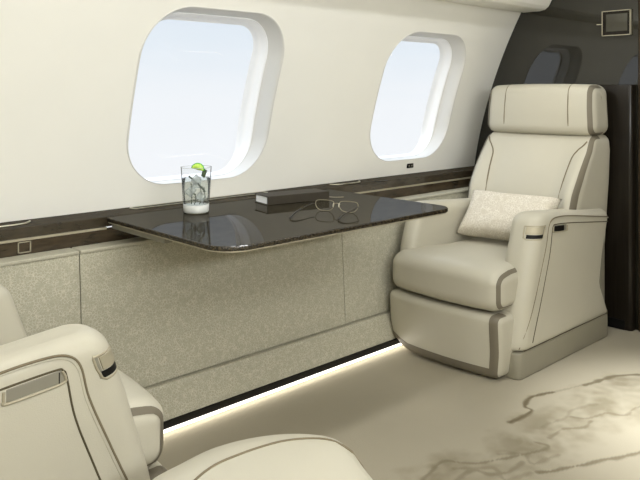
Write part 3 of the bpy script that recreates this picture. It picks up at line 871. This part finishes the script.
ld = bpy.data.lights.new('added_fill_lamp', 'AREA'); ld.shape = 'RECTANGLE'; ld.size = 3.1; ld.size_y = .14; ld.energy = 38; ld.color = (.96, .985, 1)
lo = bpy.data.objects.new('added_fill_lamp', ld); COL.objects.link(lo); lo.location = (.55, YR+.045, 1.56); lo.rotation_euler = (math.radians(84), 0, 0)
rl = thing('added_seat_light', 'added small round fill light under the valance, brightening the far armchair', 'reading light', (2.3, 1.90, 1.735))  # added out of view to brighten the far seat back and headrest
from_bm('housing', lathe([(0, .06), (.03, .06), (.03, .004), (.024, 0), (.022, .012), (0, .014)], 24), 'trim', rl)
rl.rotation_euler = (0, math.radians(-45), 0)
ld = bpy.data.lights.new('added_seat_lamp', 'AREA'); ld.shape = 'DISK'; ld.size = .04; ld.energy = .85; ld.color = (1, .98, .93); ld.spread = math.radians(75)
lo = bpy.data.objects.new('added_seat_lamp', ld); COL.objects.link(lo); lo.location = (2.3, 1.90, 1.73)
lo.rotation_euler = (Vector((3.2, 1.87, .98))-lo.location).to_track_quat('-Z', 'Y').to_euler()
for i in range(1):
    ld = bpy.data.lights.new('floor_glow', 'AREA'); ld.shape = 'RECTANGLE'; ld.size = 4.6; ld.size_y = .012; ld.energy = 2.6; ld.color = (1, .96, .88)
    lo = bpy.data.objects.new('floor_glow', ld); COL.objects.link(lo); lo.location = (1.1, 2.168, .022); lo.rotation_euler = (math.radians(-60), 0, 0)

# ------------------------------------------------------------------ sky outside
w = bpy.data.worlds.new('sky'); SC.world = w; w.use_nodes = True; nt = w.node_tree
bg = nt.nodes['Background']
tc = nt.nodes.new('ShaderNodeTexCoord'); sx = nt.nodes.new('ShaderNodeSeparateXYZ'); rp = nt.nodes.new('ShaderNodeValToRGB')
mr = nt.nodes.new('ShaderNodeMapRange'); mr.inputs['From Min'].default_value = -.25; mr.inputs['From Max'].default_value = .5
nz = nt.nodes.new('ShaderNodeTexNoise'); nz.inputs['Scale'].default_value = 5; nz.inputs['Detail'].default_value = 5
mp = nt.nodes.new('ShaderNodeMapping'); mp.inputs['Scale'].default_value = (1, 1, 9)
ad = nt.nodes.new('ShaderNodeMath'); ad.operation = 'MULTIPLY_ADD'; ad.inputs[1].default_value = .06
nt.links.new(tc.outputs['Generated'], sx.inputs[0]); nt.links.new(tc.outputs['Generated'], mp.inputs['Vector']); nt.links.new(mp.outputs['Vector'], nz.inputs['Vector'])
nt.links.new(nz.outputs['Fac'], ad.inputs[0]); nt.links.new(sx.outputs['Z'], ad.inputs[2]); nt.links.new(ad.outputs[0], mr.inputs['Value'])
nt.links.new(mr.outputs['Result'], rp.inputs['Fac'])
e = rp.color_ramp.elements
e[0].position = .15; e[0].color = rgb(249, 250, 251); e[1].position = 1; e[1].color = rgb(214, 224, 238)
q = e.new(.36); q.color = rgb(246, 249, 251); q = e.new(.47); q.color = rgb(233, 241, 247); q = e.new(.6); q.color = rgb(222, 233, 243)
nt.links.new(rp.outputs['Color'], bg.inputs['Color']); ms = nt.nodes.new('ShaderNodeMapRange'); ms.inputs['From Min'].default_value = .12; ms.inputs['From Max'].default_value = .7; ms.inputs['To Min'].default_value = 1; ms.inputs['To Max'].default_value = 2.8
nt.links.new(sx.outputs['Z'], ms.inputs['Value']); nt.links.new(ms.outputs['Result'], bg.inputs['Strength'])

# ------------------------------------------------------------------ camera
cam = bpy.data.cameras.new('camera'); co_ = bpy.data.objects.new('camera', cam); COL.objects.link(co_)
cam.sensor_width = 36; cam.lens = 714/640*36; cam.shift_y = -(240-93)/640; cam.clip_start = .02
co_.location = (0, 0, 1.18)
co_.rotation_euler = (PI/2, 0, math.radians(46.8)-PI/2)
SC.camera = co_
SC.view_settings.view_transform = 'Standard'; SC.view_settings.look = 'None'
SC.view_settings.exposure = 0; SC.view_settings.gamma = 1; SC.view_settings.use_curve_mapping = False
